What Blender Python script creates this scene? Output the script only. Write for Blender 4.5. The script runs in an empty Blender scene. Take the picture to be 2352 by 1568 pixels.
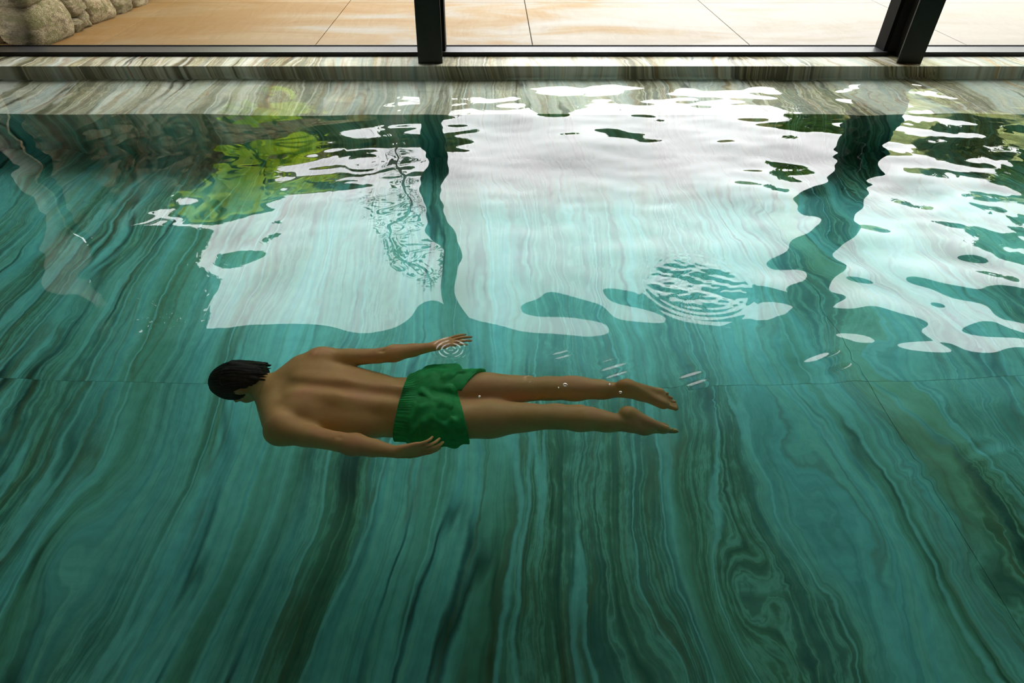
import bpy, bmesh, math, random
import numpy as np
from mathutils import Vector, Matrix, noise as mnoise

random.seed(7)
rng = np.random.default_rng(7)
scene = bpy.context.scene
C = scene.collection

# ------------------------------------------------------------------ camera
CAM_H = 1.75
PITCH = math.radians(38.9)
FPX, PCX, PCY = 1480.0, 1130.0, 784.0
cam_d = bpy.data.cameras.new('camera')
cam_d.sensor_fit = 'HORIZONTAL'
cam_d.sensor_width = 36.0
cam_d.lens = 36.0 * FPX / 2352.0
cam_d.shift_x = (1176.0 - PCX) / 2352.0
cam_d.clip_start = 0.02
cam_d.clip_end = 300
cam = bpy.data.objects.new('camera', cam_d)
C.objects.link(cam)
cam.location = (0, 0, CAM_H)
cam.rotation_euler = (math.pi / 2 - PITCH, 0, 0)
scene.camera = cam

# ------------------------------------------------------------------ sky and exposure
world = bpy.data.worlds.new('overcast_sky')
scene.world = world
world.use_nodes = True
wn = world.node_tree
wn.nodes.clear()
w_out = wn.nodes.new('ShaderNodeOutputWorld')
w_bg = wn.nodes.new('ShaderNodeBackground')
w_tc = wn.nodes.new('ShaderNodeTexCoord')
w_map = wn.nodes.new('ShaderNodeMapping')
w_map.inputs['Scale'].default_value = (1.2, 1.2, 3.0)
w_no = wn.nodes.new('ShaderNodeTexNoise')
w_no.inputs['Scale'].default_value = 1.6
w_no.inputs['Detail'].default_value = 4
w_rp = wn.nodes.new('ShaderNodeValToRGB')
w_rp.color_ramp.elements[0].position = 0.3
w_rp.color_ramp.elements[0].color = (0.93, 0.925, 0.945, 1)
w_rp.color_ramp.elements[1].position = 0.7
w_rp.color_ramp.elements[1].color = (1.0, 0.98, 0.975, 1)
wn.links.new(w_tc.outputs['Generated'], w_map.inputs['Vector'])
wn.links.new(w_map.outputs['Vector'], w_no.inputs['Vector'])
wn.links.new(w_no.outputs['Fac'], w_rp.inputs['Fac'])
wn.links.new(w_rp.outputs['Color'], w_bg.inputs['Color'])
w_bg.inputs['Strength'].default_value = 6.6
wn.links.new(w_bg.outputs['Background'], w_out.inputs['Surface'])

scene.view_settings.view_transform = 'Standard'
scene.view_settings.look = 'None'
scene.view_settings.gamma = 1.0
scene.view_settings.use_curve_mapping = False
scene.view_settings.exposure = 0.33
scene.cycles.max_bounces = 9
scene.cycles.transmission_bounces = 8
scene.cycles.glossy_bounces = 4
scene.cycles.diffuse_bounces = 3
scene.cycles.transparent_max_bounces = 12
scene.cycles.caustics_refractive = True
scene.cycles.caustics_reflective = True
scene.cycles.use_denoising = True
scene.cycles.adaptive_threshold = 0.02

# ------------------------------------------------------------------ small helpers
def hexc(r, g, b):
    def f(c):
        c /= 255.0
        return c / 12.92 if c <= 0.04045 else ((c + 0.055) / 1.055) ** 2.4
    return (f(r), f(g), f(b), 1.0)

def cam_ray(x, y):
    a = (x - PCX) / FPX
    b = -(y - PCY) / FPX
    return np.array([a, math.cos(PITCH) + b * math.sin(PITCH), -math.sin(PITCH) + b * math.cos(PITCH)])

def on_plane(x, y, z=0.0):
    r = cam_ray(x, y)
    t = (z - CAM_H) / r[2]
    return np.array([0, 0, CAM_H]) + t * r

def under(x, y, z):
    """Point at depth z seen through calm water along a sight line (survey of the photograph)."""
    r = cam_ray(x, y)
    r = r / np.linalg.norm(r)
    p = on_plane(x, y, 0.0)
    h = math.hypot(r[0], r[1])
    s = h / 1.333
    tt = s / math.sqrt(1 - s * s)
    return np.array([p[0] - r[0] / h * tt * z, p[1] - r[1] / h * tt * z, z])

def link(o, parent=None):
    C.objects.link(o)
    if parent is not None:
        o.parent = parent
    return o

def mesh_obj(name, verts, faces, mat, parent=None, smooth=False):
    me = bpy.data.meshes.new(name)
    me.from_pydata([tuple(v) for v in verts], [], [tuple(f) for f in faces])
    me.update()
    if smooth:
        me.polygons.foreach_set('use_smooth', [True] * len(me.polygons))
    if mat is not None:
        me.materials.append(mat)
    return link(bpy.data.objects.new(name, me), parent)

def bm_obj(name, bm, mat, parent=None, smooth=False):
    me = bpy.data.meshes.new(name)
    bm.to_mesh(me)
    bm.free()
    if smooth:
        me.polygons.foreach_set('use_smooth', [True] * len(me.polygons))
    if mat is not None:
        me.materials.append(mat)
    return link(bpy.data.objects.new(name, me), parent)

def box(name, x0, x1, y0, y1, z0, z1, mat, parent=None, bevel=0.0):
    bm = bmesh.new()
    bmesh.ops.create_cube(bm, size=1.0)
    bmesh.ops.scale(bm, vec=(x1 - x0, y1 - y0, z1 - z0), verts=bm.verts)
    if bevel > 0:
        bmesh.ops.bevel(bm, geom=list(bm.edges), offset=bevel, segments=2, affect='EDGES', profile=0.5)
    o = bm_obj(name, bm, mat, parent)
    o.location = ((x0 + x1) / 2, (y0 + y1) / 2, (z0 + z1) / 2)
    return o

def empty(name, loc=(0, 0, 0), parent=None):
    o = bpy.data.objects.new(name, None)
    o.location = loc
    o.empty_display_size = 0.1
    return link(o, parent)

def tag(o, label=None, cat=None, group=None, kind=None):
    if label: o['label'] = label
    if cat: o['category'] = cat
    if group: o['group'] = group
    if kind: o['kind'] = kind
    return o

# ------------------------------------------------------------------ materials
class NT:
    def __init__(self, name):
        self.m = bpy.data.materials.new(name)
        self.m.use_nodes = True
        self.t = self.m.node_tree
        self.t.nodes.clear()
        self.out = self.t.nodes.new('ShaderNodeOutputMaterial')
    def n(self, kind, **kw):
        nd = self.t.nodes.new(kind)
        for k, v in kw.items():
            if k.startswith('i_'):
                nd.inputs[k[2:].replace('_', ' ')].default_value = v
            else:
                setattr(nd, k, v)
        return nd
    def l(self, a, b):
        self.t.links.new(a, b)
    def math(self, op, a, b=None, c=None, clamp=False):
        nd = self.t.nodes.new('ShaderNodeMath')
        nd.operation = op
        nd.use_clamp = clamp
        for i, v in enumerate((a, b, c)):
            if v is None: continue
            if isinstance(v, (int, float)):
                nd.inputs[i].default_value = v
            else:
                self.l(v, nd.inputs[i])
        return nd.outputs[0]
    def noise(self, vec, scale=1.0, detail=3.0, rough=0.5, dist=0.0):
        nd = self.t.nodes.new('ShaderNodeTexNoise')
        nd.inputs['Scale'].default_value = scale
        nd.inputs['Detail'].default_value = detail
        nd.inputs['Roughness'].default_value = rough
        nd.inputs['Distortion'].default_value = dist
        if vec is not None: self.l(vec, nd.inputs['Vector'])
        return nd.outputs['Fac']
    def comb(self, x, y, z):
        nd = self.t.nodes.new('ShaderNodeCombineXYZ')
        for i, v in enumerate((x, y, z)):
            if isinstance(v, (int, float)):
                nd.inputs[i].default_value = v
            else:
                self.l(v, nd.inputs[i])
        return nd.outputs[0]
    def ramp(self, fac, stops, interp='LINEAR'):
        nd = self.t.nodes.new('ShaderNodeValToRGB')
        cr = nd.color_ramp
        cr.interpolation = interp
        while len(cr.elements) < len(stops):
            cr.elements.new(0.5)
        for e, (p, col) in zip(cr.elements, stops):
            e.position = p
            e.color = col if len(col) == 4 else (*col, 1)
        self.l(fac, nd.inputs['Fac'])
        return nd.outputs['Color']
    def mix(self, fac, a, b, mode='MIX'):
        nd = self.t.nodes.new('ShaderNodeMix')
        nd.data_type = 'RGBA'
        nd.blend_type = mode
        for sock, v in ((nd.inputs[0], fac), (nd.inputs[6], a), (nd.inputs[7], b)):
            if isinstance(v, (int, float)):
                sock.default_value = v
            elif isinstance(v, tuple):
                sock.default_value = v if len(v) == 4 else (*v, 1)
            else:
                self.l(v, sock)
        return nd.outputs[2]
    def bump(self, h, strength=0.2, dist=0.01):
        nd = self.t.nodes.new('ShaderNodeBump')
        nd.inputs['Strength'].default_value = strength
        nd.inputs['Distance'].default_value = dist
        self.l(h, nd.inputs['Height'])
        return nd.outputs['Normal']
    def pbsdf(self, color, rough=0.5, metal=0.0, normal=None, spec=0.5, **kw):
        p = self.t.nodes.new('ShaderNodeBsdfPrincipled')
        if isinstance(color, tuple):
            p.inputs['Base Color'].default_value = color if len(color) == 4 else (*color, 1)
        else:
            self.l(color, p.inputs['Base Color'])
        if isinstance(rough, (int, float)):
            p.inputs['Roughness'].default_value = rough
        else:
            self.l(rough, p.inputs['Roughness'])
        p.inputs['Metallic'].default_value = metal
        p.inputs['Specular IOR Level'].default_value = spec
        if normal is not None: self.l(normal, p.inputs['Normal'])
        for k, v in kw.items():
            p.inputs[k.replace('_', ' ')].default_value = v
        self.l(p.outputs[0], self.out.inputs['Surface'])
        return p

def marble_material():
    """Banded onyx marble: bands run along Y, warped, with pale and dark veins and agate eyes."""
    k = NT('banded_marble')
    geo = k.n('ShaderNodeNewGeometry')
    sep = k.n('ShaderNodeSeparateXYZ')
    k.l(geo.outputs['Position'], sep.inputs[0])
    x, y, z = sep.outputs
    oi = k.n('ShaderNodeObjectInfo')
    osep = k.n('ShaderNodeSeparateXYZ')
    k.l(oi.outputs['Location'], osep.inputs[0])
    # each slab is cut a little out of register with the next
    jog = k.math('MULTIPLY', k.math('SINE', k.math('MULTIPLY', osep.outputs[1], 2.3)), 0.05)
    x0 = k.math('ADD', k.math('ADD', x, jog), k.math('MULTIPLY', z, 0.16))
    # the side of the pool to the right is more swirled
    sw = k.math('MULTIPLY_ADD', x, 0.28, 0.30, clamp=True)
    sl = k.math('MULTIPLY_ADD', x, -0.30, -0.28, clamp=True)
    wild = k.math('ADD', k.math('MULTIPLY', sw, 0.9), k.math('MULTIPLY_ADD', sl, 0.7, 0.22))
    v1 = k.comb(k.math('MULTIPLY', x0, 0.55), k.math('MULTIPLY', y, 0.42), z)
    w1 = k.math('SUBTRACT', k.noise(v1, 1.0, 1.5, 0.5), 0.5)
    v2 = k.comb(k.math('MULTIPLY', x0, 2.1), k.math('MULTIPLY', y, 1.25), 3.7)
    w2 = k.math('SUBTRACT', k.noise(v2, 1.0, 2.0, 0.5, 0.4), 0.5)
    v3 = k.comb(k.math('MULTIPLY', x0, 7.0), k.math('MULTIPLY', y, 4.6), 9.1)
    w3 = k.math('SUBTRACT', k.noise(v3, 1.0, 3.0, 0.55, 0.6), 0.5)
    u = k.math('MULTIPLY_ADD', w1, 0.5, x0)
    u = k.math('MULTIPLY_ADD', k.math('MULTIPLY', w2, wild), 0.34, u)
    u = k.math('MULTIPLY_ADD', k.math('MULTIPLY', w3, wild), 0.085, u)
    # agate eyes: the bands bow around a kernel
    for ex, ey, rx, ry, amp in ((0.96, 1.36, 0.13, 0.34, 0.16), (1.62, 1.75, 0.16, 0.4, -0.18), (-1.75, 1.55, 0.14, 0.3, 0.15), (0.62, 1.05, 0.16, 0.3, -0.14), (2.0, 2.6, 0.2, 0.4, 0.2)):
        dx = k.math('DIVIDE', k.math('SUBTRACT', x, ex), rx)
        dy = k.math('DIVIDE', k.math('SUBTRACT', y, ey), ry)
        r2 = k.math('ADD', k.math('MULTIPLY', dx, dx), k.math('MULTIPLY', dy, dy))
        g = k.math('POWER', 2.718, k.math('MULTIPLY', r2, -1.0))
        u = k.math('MULTIPLY_ADD', g, amp, u)
    ys = k.math('MULTIPLY', y, 0.16)
    def band(s, ysc=1.0, det=1.0, zz=0.0):
        return k.noise(k.comb(k.math('MULTIPLY', u, s), k.math('MULTIPLY', ys, ysc), zz), 1.0, det, 0.5)
    b1 = band(1.7, 1.0, 1.0, 1.3)
    b2 = band(4.6, 1.2, 2.0, 4.1)
    b3 = band(19.0, 2.0, 2.0, 7.7)
    b4 = band(66.0, 3.0, 3.0, 11.2)
    # ragged edge displacement only matters inside the busy zones
    rag = k.noise(k.comb(k.math('MULTIPLY', u, 30.0), k.math('MULTIPLY', y, 9.0), 5.5), 1.0, 3.0, 0.6)
    t = k.math('MULTIPLY', b1, 0.30)
    t = k.math('MULTIPLY_ADD', b2, 0.56, t)
    t = k.math('MULTIPLY_ADD', b3, 0.14, t)
    clean = k.ramp(t, [(0.36, hexc(176, 172, 140)), (0.43, hexc(204, 204, 178)), (0.47, hexc(224, 226, 210)), (0.50, hexc(202, 214, 206)),
                       (0.54, hexc(226, 224, 202)), (0.58, hexc(196, 206, 196)), (0.64, hexc(218, 200, 158))])
    soft = k.ramp(b4, [(0.30, (0.74, 0.73, 0.68)), (0.47, (0.97, 0.97, 0.95)), (0.60, (1.03, 1.03, 1.02)), (0.74, (0.90, 0.89, 0.85))])
    clean = k.mix(0.8, clean, soft, 'MULTIPLY')
    # busy olive zones: tight dark, tan and pale laminae
    busy = k.ramp(k.math('MULTIPLY_ADD', rag, 0.20, k.math('MULTIPLY_ADD', b3, 0.55, k.math('MULTIPLY', b4, 0.25))),
                  [(0.36, hexc(54, 52, 34)), (0.44, hexc(104, 96, 62)), (0.49, hexc(150, 138, 96)), (0.525, hexc(206, 198, 164)), (0.56, hexc(140, 124, 82)), (0.64, hexc(88, 72, 44))])
    zone = k.ramp(band(2.3, 1.6, 2.0, 21.0), [(0.47, (0, 0, 0)), (0.55, (0.85, 0.85, 0.85)), (0.64, (1, 1, 1))])
    amount = k.math('MULTIPLY', zone, k.math('MULTIPLY_ADD', wild, 0.32, 0.52), clamp=True)
    col = k.mix(amount, clean, busy)
    # dark ragged seams
    dk = band(3.1, 1.5, 3.0, 15.0)
    dkm = k.ramp(k.math('ABSOLUTE', k.math('SUBTRACT', dk, 0.47)), [(0.0, (1, 1, 1)), (0.010, (0.75, 0.75, 0.75)), (0.028, (0, 0, 0))])
    brk = k.ramp(k.noise(k.comb(k.math('MULTIPLY', u, 2.0), k.math('MULTIPLY', y, 0.9), 2.0), 1.0, 2.0), [(0.40, (0, 0, 0)), (0.58, (1, 1, 1))])
    dkf = k.math('MULTIPLY', k.math('MULTIPLY', dkm, brk), 0.85)
    col = k.mix(dkf, col, hexc(58, 56, 38))
    # rust and white hair veins
    rv = k.ramp(k.math('ABSOLUTE', k.math('SUBTRACT', band(4.3, 2.0, 2.0, 31.0), 0.56)), [(0.0, (1, 1, 1)), (0.022, (0, 0, 0))])
    col = k.mix(k.math('MULTIPLY', rv, 0.45), col, hexc(176, 122, 74))
    wv = k.ramp(k.math('ABSOLUTE', k.math('SUBTRACT', band(4.2, 1.0, 1.5, 41.0), 0.5)), [(0.0, (1, 1, 1)), (0.007, (0.9, 0.9, 0.9)), (0.014, (0, 0, 0))])
    col = k.mix(k.math('MULTIPLY', wv, 0.65), col, hexc(240, 240, 228))
    # cloudy grain
    gr = k.noise(k.comb(k.math('MULTIPLY', u, 24.0), k.math('MULTIPLY', y, 14.0), z), 1.0, 4.0, 0.6)
    col = k.mix(0.5, col, k.ramp(gr, [(0.3, (0.72, 0.72, 0.7)), (0.6, (1.06, 1.06, 1.05))]), 'MULTIPLY')
    col = k.mix(1.0, col, (0.94, 0.94, 0.94), 'MULTIPLY')
    k.pbsdf(col, 0.22, spec=0.4)
    return k.m

def stone_material():
    k = NT('mossy_granite')
    tc = k.n('ShaderNodeTexCoord')
    oi = k.n('ShaderNodeObjectInfo')
    add = k.n('ShaderNodeVectorMath', operation='ADD')
    k.l(tc.outputs['Object'], add.inputs[0])
    k.l(oi.outputs['Location'], add.inputs[1])
    v = add.outputs[0]
    a = k.noise(v, 9.0, 6.0, 0.65)
    b = k.noise(v, 45.0, 4.0, 0.7)
    base = k.ramp(k.math('MULTIPLY_ADD', b, 0.5, k.math('MULTIPLY', a, 0.5)), [(0.38, hexc(92, 78, 56)), (0.47, hexc(178, 156, 116)), (0.58, hexc(236, 222, 182))])
    tint = k.ramp(oi.outputs['Random'], [(0.0, (0.86, 0.80, 0.70)), (0.5, (1.0, 0.97, 0.88)), (1.0, (1.05, 0.92, 0.78))])
    base = k.mix(1.0, base, tint, 'MULTIPLY')
    base = k.mix(0.10, base, (0.95, 0.88, 0.70))
    moss = k.ramp(k.noise(v, 4.0, 4.0, 0.6), [(0.45, (0, 0, 0)), (0.60, (1, 1, 1))])
    mf = k.math('MULTIPLY', moss, 0.6)
    col = k.mix(mf, base, k.mix(b, hexc(84, 92, 34), hexc(150, 150, 70)))
    k.pbsdf(col, 0.9, normal=k.bump(k.math('MULTIPLY_ADD', a, 1.5, b), 1.0, 0.06))
    return k.m

def patio_material():
    k = NT('sandstone_paving')
    geo = k.n('ShaderNodeNewGeometry')
    mp = k.n('ShaderNodeMapping')
    mp.inputs['Scale'].default_value = (0.55, 1.5, 1)
    k.l(geo.outputs['Position'], mp.inputs['Vector'])
    a = k.noise(mp.outputs[0], 1.1, 5.0, 0.6, 0.6)
    b = k.noise(geo.outputs['Position'], 38.0, 4.0, 0.6)
    sep = k.n('ShaderNodeSeparateXYZ')
    k.l(geo.outputs['Position'], sep.inputs[0])
    # rusty soaking is stronger on the slabs by the rubble wall
    side = k.math('MULTIPLY_ADD', sep.outputs[0], -0.055, 0.03)
    f = k.math('ADD', a, side)
    col = k.ramp(f, [(0.36, hexc(226, 218, 206)), (0.50, hexc(216, 202, 180)), (0.58, hexc(214, 182, 132)), (0.74, hexc(204, 156, 88))])
    oi = k.n('ShaderNodeObjectInfo')
    col = k.mix(1.0, col, k.ramp(oi.outputs['Random'], [(0, (0.94, 0.94, 0.94)), (1, (1.04, 1.03, 1.02))]), 'MULTIPLY')
    col = k.mix(0.35, col, k.ramp(b, [(0.3, (0.8, 0.78, 0.74)), (0.6, (1.05, 1.05, 1.05))]), 'MULTIPLY')
    col = k.mix(1.0, col, (0.285, 0.28, 0.272), 'MULTIPLY')
    rough = k.math('MULTIPLY_ADD', a, 0.4, 0.35)
    k.pbsdf(col, rough, spec=0.3)
    return k.m

def simple(name, color, rough=0.6, metal=0.0, nscale=None, amt=0.25, bump=0.0, spec=0.5):
    k = NT(name)
    if nscale:
        tc = k.n('ShaderNodeTexCoord')
        nz = k.noise(tc.outputs['Object'], nscale, 4.0, 0.6)
        c2 = tuple(min(1.0, c * (1 + amt)) for c in color[:3])
        c1 = tuple(c * (1 - amt) for c in color[:3])
        col = k.ramp(nz, [(0.3, c1), (0.7, c2)])
        k.pbsdf(col, rough, metal, k.bump(nz, bump, 0.01) if bump else None, spec=spec)
    else:
        k.pbsdf(color, rough, metal, spec=spec)
    return k.m

def glass_pane_material():
    k = NT('clear_pane')
    geo = k.n('ShaderNodeNewGeometry')
    dot = k.n('ShaderNodeVectorMath', operation='DOT_PRODUCT')
    k.l(geo.outputs['Incoming'], dot.inputs[0])
    k.l(geo.outputs['Normal'], dot.inputs[1])
    graz = k.math('SUBTRACT', 1.0, k.math('ABSOLUTE', dot.outputs['Value']))
    fac = k.math('MULTIPLY_ADD', k.math('POWER', graz, 5.0), 0.96, 0.04)
    tr = k.n('ShaderNodeBsdfTransparent')
    tr.inputs['Color'].default_value = (0.985, 0.99, 0.985, 1)
    gl = k.n('ShaderNodeBsdfGlossy')
    gl.inputs['Roughness'].default_value = 0.0
    mx = k.n('ShaderNodeMixShader')
    k.l(fac, mx.inputs[0])
    k.l(tr.outputs[0], mx.inputs[1])
    k.l(gl.outputs[0], mx.inputs[2])
    k.l(mx.outputs[0], k.out.inputs['Surface'])
    return k.m

def water_material():
    k = NT('pool_water')
    gl = k.n('ShaderNodeBsdfGlass')
    gl.inputs['IOR'].default_value = 1.30
    gl.inputs['Roughness'].default_value = 0.0
    gl.inputs['Color'].default_value = (1, 1, 1, 1)
    k.l(gl.outputs[0], k.out.inputs['Surface'])
    ab = k.n('ShaderNodeVolumeAbsorption')
    ab.inputs['Color'].default_value = (0.0, 0.925, 0.945, 1)
    ab.inputs['Density'].default_value = 0.62
    k.l(ab.outputs[0], k.out.inputs['Volume'])
    return k.m

def skin_material():
    k = NT('tanned_skin')
    geo = k.n('ShaderNodeNewGeometry')
    a = k.noise(geo.outputs['Position'], 7.0, 3.0, 0.5)
    b = k.noise(geo.outputs['Position'], 60.0, 3.0, 0.6)
    col = k.ramp(a, [(0.35, hexc(230, 168, 100)), (0.5, hexc(238, 176, 110)), (0.66, hexc(240, 168, 114))])
    col = k.mix(0.25, col, k.ramp(b, [(0.3, (0.85, 0.82, 0.8)), (0.7, (1.05, 1.05, 1.05))]), 'MULTIPLY')
    p = k.pbsdf(col, 0.5, spec=0.35)
    p.inputs['Subsurface Weight'].default_value = 0.0
    return k.m

def shorts_material():
    k = NT('green_nylon')
    geo = k.n('ShaderNodeNewGeometry')
    a = k.noise(geo.outputs['Position'], 30.0, 3.0, 0.5)
    col = k.ramp(a, [(0.3, hexc(32, 150, 76)), (0.7, hexc(48, 182, 92))])
    weave = k.noise(geo.outputs['Position'], 420.0, 2.0, 0.5)
    k.pbsdf(col, 0.6, normal=k.bump(weave, 0.15, 0.002), spec=0.3)
    return k.m

def hair_material():
    k = NT('dark_wet_hair')
    geo = k.n('ShaderNodeNewGeometry')
    mp = k.n('ShaderNodeMapping')
    mp.inputs['Scale'].default_value = (40, 260, 260)
    k.l(geo.outputs['Position'], mp.inputs['Vector'])
    a = k.noise(mp.outputs[0], 1.0, 3.0, 0.6)
    col = k.ramp(a, [(0.35, (0.006, 0.005, 0.003)), (0.7, (0.035, 0.022, 0.012))])
    k.pbsdf(col, 0.55, normal=k.bump(a, 0.5, 0.004), spec=0.25)
    return k.m

def leaf_material(name, c1, c2, transl=0.35):
    k = NT(name)
    tc = k.n('ShaderNodeTexCoord')
    nz = k.noise(tc.outputs['Object'], 5.0, 3.0, 0.6)
    oi = k.n('ShaderNodeObjectInfo')
    col = k.ramp(nz, [(0.3, c1), (0.7, c2)])
    d = k.n('ShaderNodeBsdfDiffuse')
    t = k.n('ShaderNodeBsdfTranslucent')
    k.l(col, d.inputs['Color'])
    k.l(col, t.inputs['Color'])
    mx = k.n('ShaderNodeMixShader')
    mx.inputs[0].default_value = transl
    k.l(d.outputs[0], mx.inputs[1])
    k.l(t.outputs[0], mx.inputs[2])
    k.l(mx.outputs[0], k.out.inputs['Surface'])
    return k.m

M_MARBLE = marble_material()
M_STONE = stone_material()
M_PATIO = patio_material()
M_STEEL = simple('painted_steel', (0.022, 0.022, 0.018, 1), 0.42, 0.0, 30, 0.15, spec=0.5)
M_ALU = simple('brushed_frame', (0.17, 0.17, 0.178, 1), 0.36, 0.8, 40, 0.1, spec=0.6)
M_JAMB = simple('matt_black_frame', (0.012, 0.012, 0.011, 1), 0.7, 0.0, 30, 0.1, spec=0.15)
M_GASKET = simple('black_gasket', (0.006, 0.006, 0.006, 1), 0.6)
M_GLASS = glass_pane_material()
M_WATER = water_material()
M_SKIN = skin_material()
M_SHORTS = shorts_material()
M_HAIR = hair_material()
M_CEIL = simple('timber_ceiling', (0.11, 0.09, 0.065, 1), 0.7, 0, 3, 0.2)
M_WALL = simple('dark_plaster', (0.07, 0.065, 0.055, 1), 0.8, 0, 4, 0.15)
M_PLASTER = simple('pale_plaster', (0.26, 0.24, 0.21, 1), 0.85, 0, 4, 0.08)
M_DECK = simple('deck_stone', (0.16, 0.15, 0.125, 1), 0.5, 0, 6, 0.2)
M_EARTH = simple('mortar_earth', (0.06, 0.05, 0.035, 1), 0.95, 0, 12, 0.4)
M_ROOF = simple('roof_concrete', (0.28, 0.27, 0.25, 1), 0.8, 0, 5, 0.15)

# ------------------------------------------------------------------ survey numbers (metres; water level z = 0)
XL, XR = -4.95, 8.10          # pool / room sides
Y_NEAR = 0.30                 # near pool edge, below the camera
Y_BENCH = 5.00                # edge of the shallow bench
Y_CURB = 5.865                # riser of the window ledge
Y_RAIL = 6.17                 # inner face of the window rail
Y_GLASS = 6.385
Z_LEDGE = 0.093
Z_BENCH = -0.06
Z_FLOOR = -0.88
Z_CEIL = 3.36
PATIO_Z = 0.093

# ------------------------------------------------------------------ pool and room shell
floor = tag(empty('floor', (0, 2.6, Z_FLOOR)), kind='structure')
def slab_grid(name, xs, ys, z0, z1, mat, parent, gap=0.0015, bevel=0.0012):
    cache = {}
    for i in range(len(xs) - 1):
        for j in range(len(ys) - 1):
            x0, x1, y0, y1 = xs[i] + gap, xs[i + 1] - gap, ys[j] + gap, ys[j + 1] - gap
            key = (round(x1 - x0, 4), round(y1 - y0, 4))
            if key in cache:
                o = link(bpy.data.objects.new(name, cache[key]))
                o.location = ((x0 + x1) / 2, (y0 + y1) / 2, (z0 + z1) / 2)
            else:
                o = box(name, x0, x1, y0, y1, z0, z1, mat, None, bevel)
                cache[key] = o.data
            o.parent = parent
            o.matrix_parent_inverse = parent.matrix_world.inverted() if False else Matrix.Translation(-Vector(parent.location))
slab_grid('marble_slab', [XL, -2.35, 1.95, 5.2, XR], [Y_NEAR, 2.465, Y_BENCH + 0.02], Z_FLOOR - 0.03, Z_FLOOR, M_MARBLE, floor, 0.0007, 0.0006)
fb = box('slab_bed', XL, XR, Y_NEAR, Y_BENCH + 0.02, Z_FLOOR - 0.12, Z_FLOOR - 0.032, M_EARTH, floor)
fb.matrix_parent_inverse = Matrix.Translation(-Vector(floor.location))

def struct(o):
    o['kind'] = 'structure'
    return o
struct(box('trim_1', XL, XR, Y_BENCH, Y_CURB + 0.02, Z_FLOOR - 0.1, Z_BENCH, M_MARBLE, None, 0.004))   # shallow bench
struct(box('trim_2', XL, XR, Y_CURB, Y_GLASS + 0.06, Z_FLOOR - 0.1, Z_LEDGE, M_MARBLE, None, 0.003))   # window ledge
struct(box('trim_3', XL, XR, Y_NEAR - 0.35, Y_NEAR, Z_FLOOR - 0.1, 0.10, M_MARBLE, None, 0.004))        # near coping
struct(box('trim_4', XL, XR, -2.6, Y_NEAR - 0.351, -0.1, 0.10, M_DECK))                                 # deck behind the camera
struct(box('wall_left', XL - 0.25, XL, -2.6, 5.86, Z_FLOOR - 0.1, Z_CEIL, M_WALL))
struct(box('wall_right', XR, XR + 0.25, -2.6, 6.45, Z_FLOOR - 0.1, Z_CEIL, M_PLASTER))
struct(box('wall_back', XL - 0.25, XR + 0.25, -2.85, -2.6, -0.1, Z_CEIL, M_PLASTER))
struct(box('ceiling', XL - 0.25, XR + 0.25, -2.85, 6.75, Z_CEIL, Z_CEIL + 0.3, M_CEIL))
# marble-clad end of the left wall, between the wall and the glazing
struct(box('wall_pier', XL - 0.25, -4.63, 5.862, 6.17, Z_FLOOR - 0.1, Z_CEIL, M_MARBLE, None, 0.003))

# ------------------------------------------------------------------ glazing
POSTS = [-0.541, 3.667, 7.875]
def window(idx, xa, xb):
    w = struct(empty('window_%d' % idx, ((xa + xb) / 2, Y_RAIL, Z_LEDGE)))
    def part(o):
        o.parent = w
        o.matrix_parent_inverse = Matrix.Translation(-Vector(w.location))
        return o
    part(box('bottom_rail', xa, xb, Y_RAIL, Y_GLASS - 0.022, Z_LEDGE, 0.129, M_ALU, None, 0.0015))
    part(box('rail_face', xa, xb, Y_RAIL - 0.004, Y_RAIL - 0.0005, Z_LEDGE, 0.1285, M_GASKET))
    part(box('gasket', xa, xb, Y_GLASS - 0.021, Y_GLASS - 0.007, Z_LEDGE, 0.137, M_GASKET))
    part(box('glass_pane', xa + 0.005, xb - 0.005, Y_GLASS - 0.006, Y_GLASS + 0.006, Z_LEDGE + 0.005, Z_CEIL - 0.03, M_GLASS))
    part(box('outer_bead', xa, xb, Y_GLASS + 0.007, Y_GLASS + 0.03, Z_LEDGE, 0.118, M_GASKET))
    part(box('jamb', xa, xa + 0.035, Y_RAIL + 0.03, Y_GLASS - 0.022, 0.1295, Z_CEIL - 0.061, M_JAMB))
    part(box('jamb', xb - 0.035, xb, Y_RAIL + 0.03, Y_GLASS - 0.022, 0.1295, Z_CEIL - 0.061, M_JAMB))
    part(box('head_rail', xa, xb, Y_RAIL, Y_GLASS - 0.007, Z_CEIL - 0.06, Z_CEIL - 0.0005, M_STEEL))
    return w
HW = 0.107
window(1, -4.625, POSTS[0] - 0.085)
window(2, POSTS[0] + 0.085, POSTS[1] - 0.085)
window(3, POSTS[1] + 0.085, POSTS[2] - 0.085)
def steel_post(x, label):
    p = empty('steel_post', (x, 5.95, Z_LEDGE))
    def part(o):
        o.parent = p
        o.matrix_parent_inverse = Matrix.Translation(-Vector(p.location))
    zt = Z_CEIL - 0.0005
    part(box('front_flange', x - HW, x + HW, 5.945, 5.961, Z_LEDGE, zt, M_STEEL, None, 0.002))
    part(box('web', x - 0.008, x + 0.008, 5.961, 6.20, Z_LEDGE, zt, M_STEEL))
    part(box('back_flange', x - HW, x + HW, 6.20, 6.216, 0.131, zt, M_STEEL, None, 0.002))
    part(box('mullion', x - 0.084, x + 0.084, 6.2165, Y_GLASS + 0.03, Z_LEDGE, zt, M_GASKET))
    tag(p, label, 'post')
    return p
steel_post(POSTS[0], 'dark steel I-beam post standing upright between the left and middle window panes')
steel_post(POSTS[1], 'dark steel I-beam post leaning right in view, near the right edge')

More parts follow.
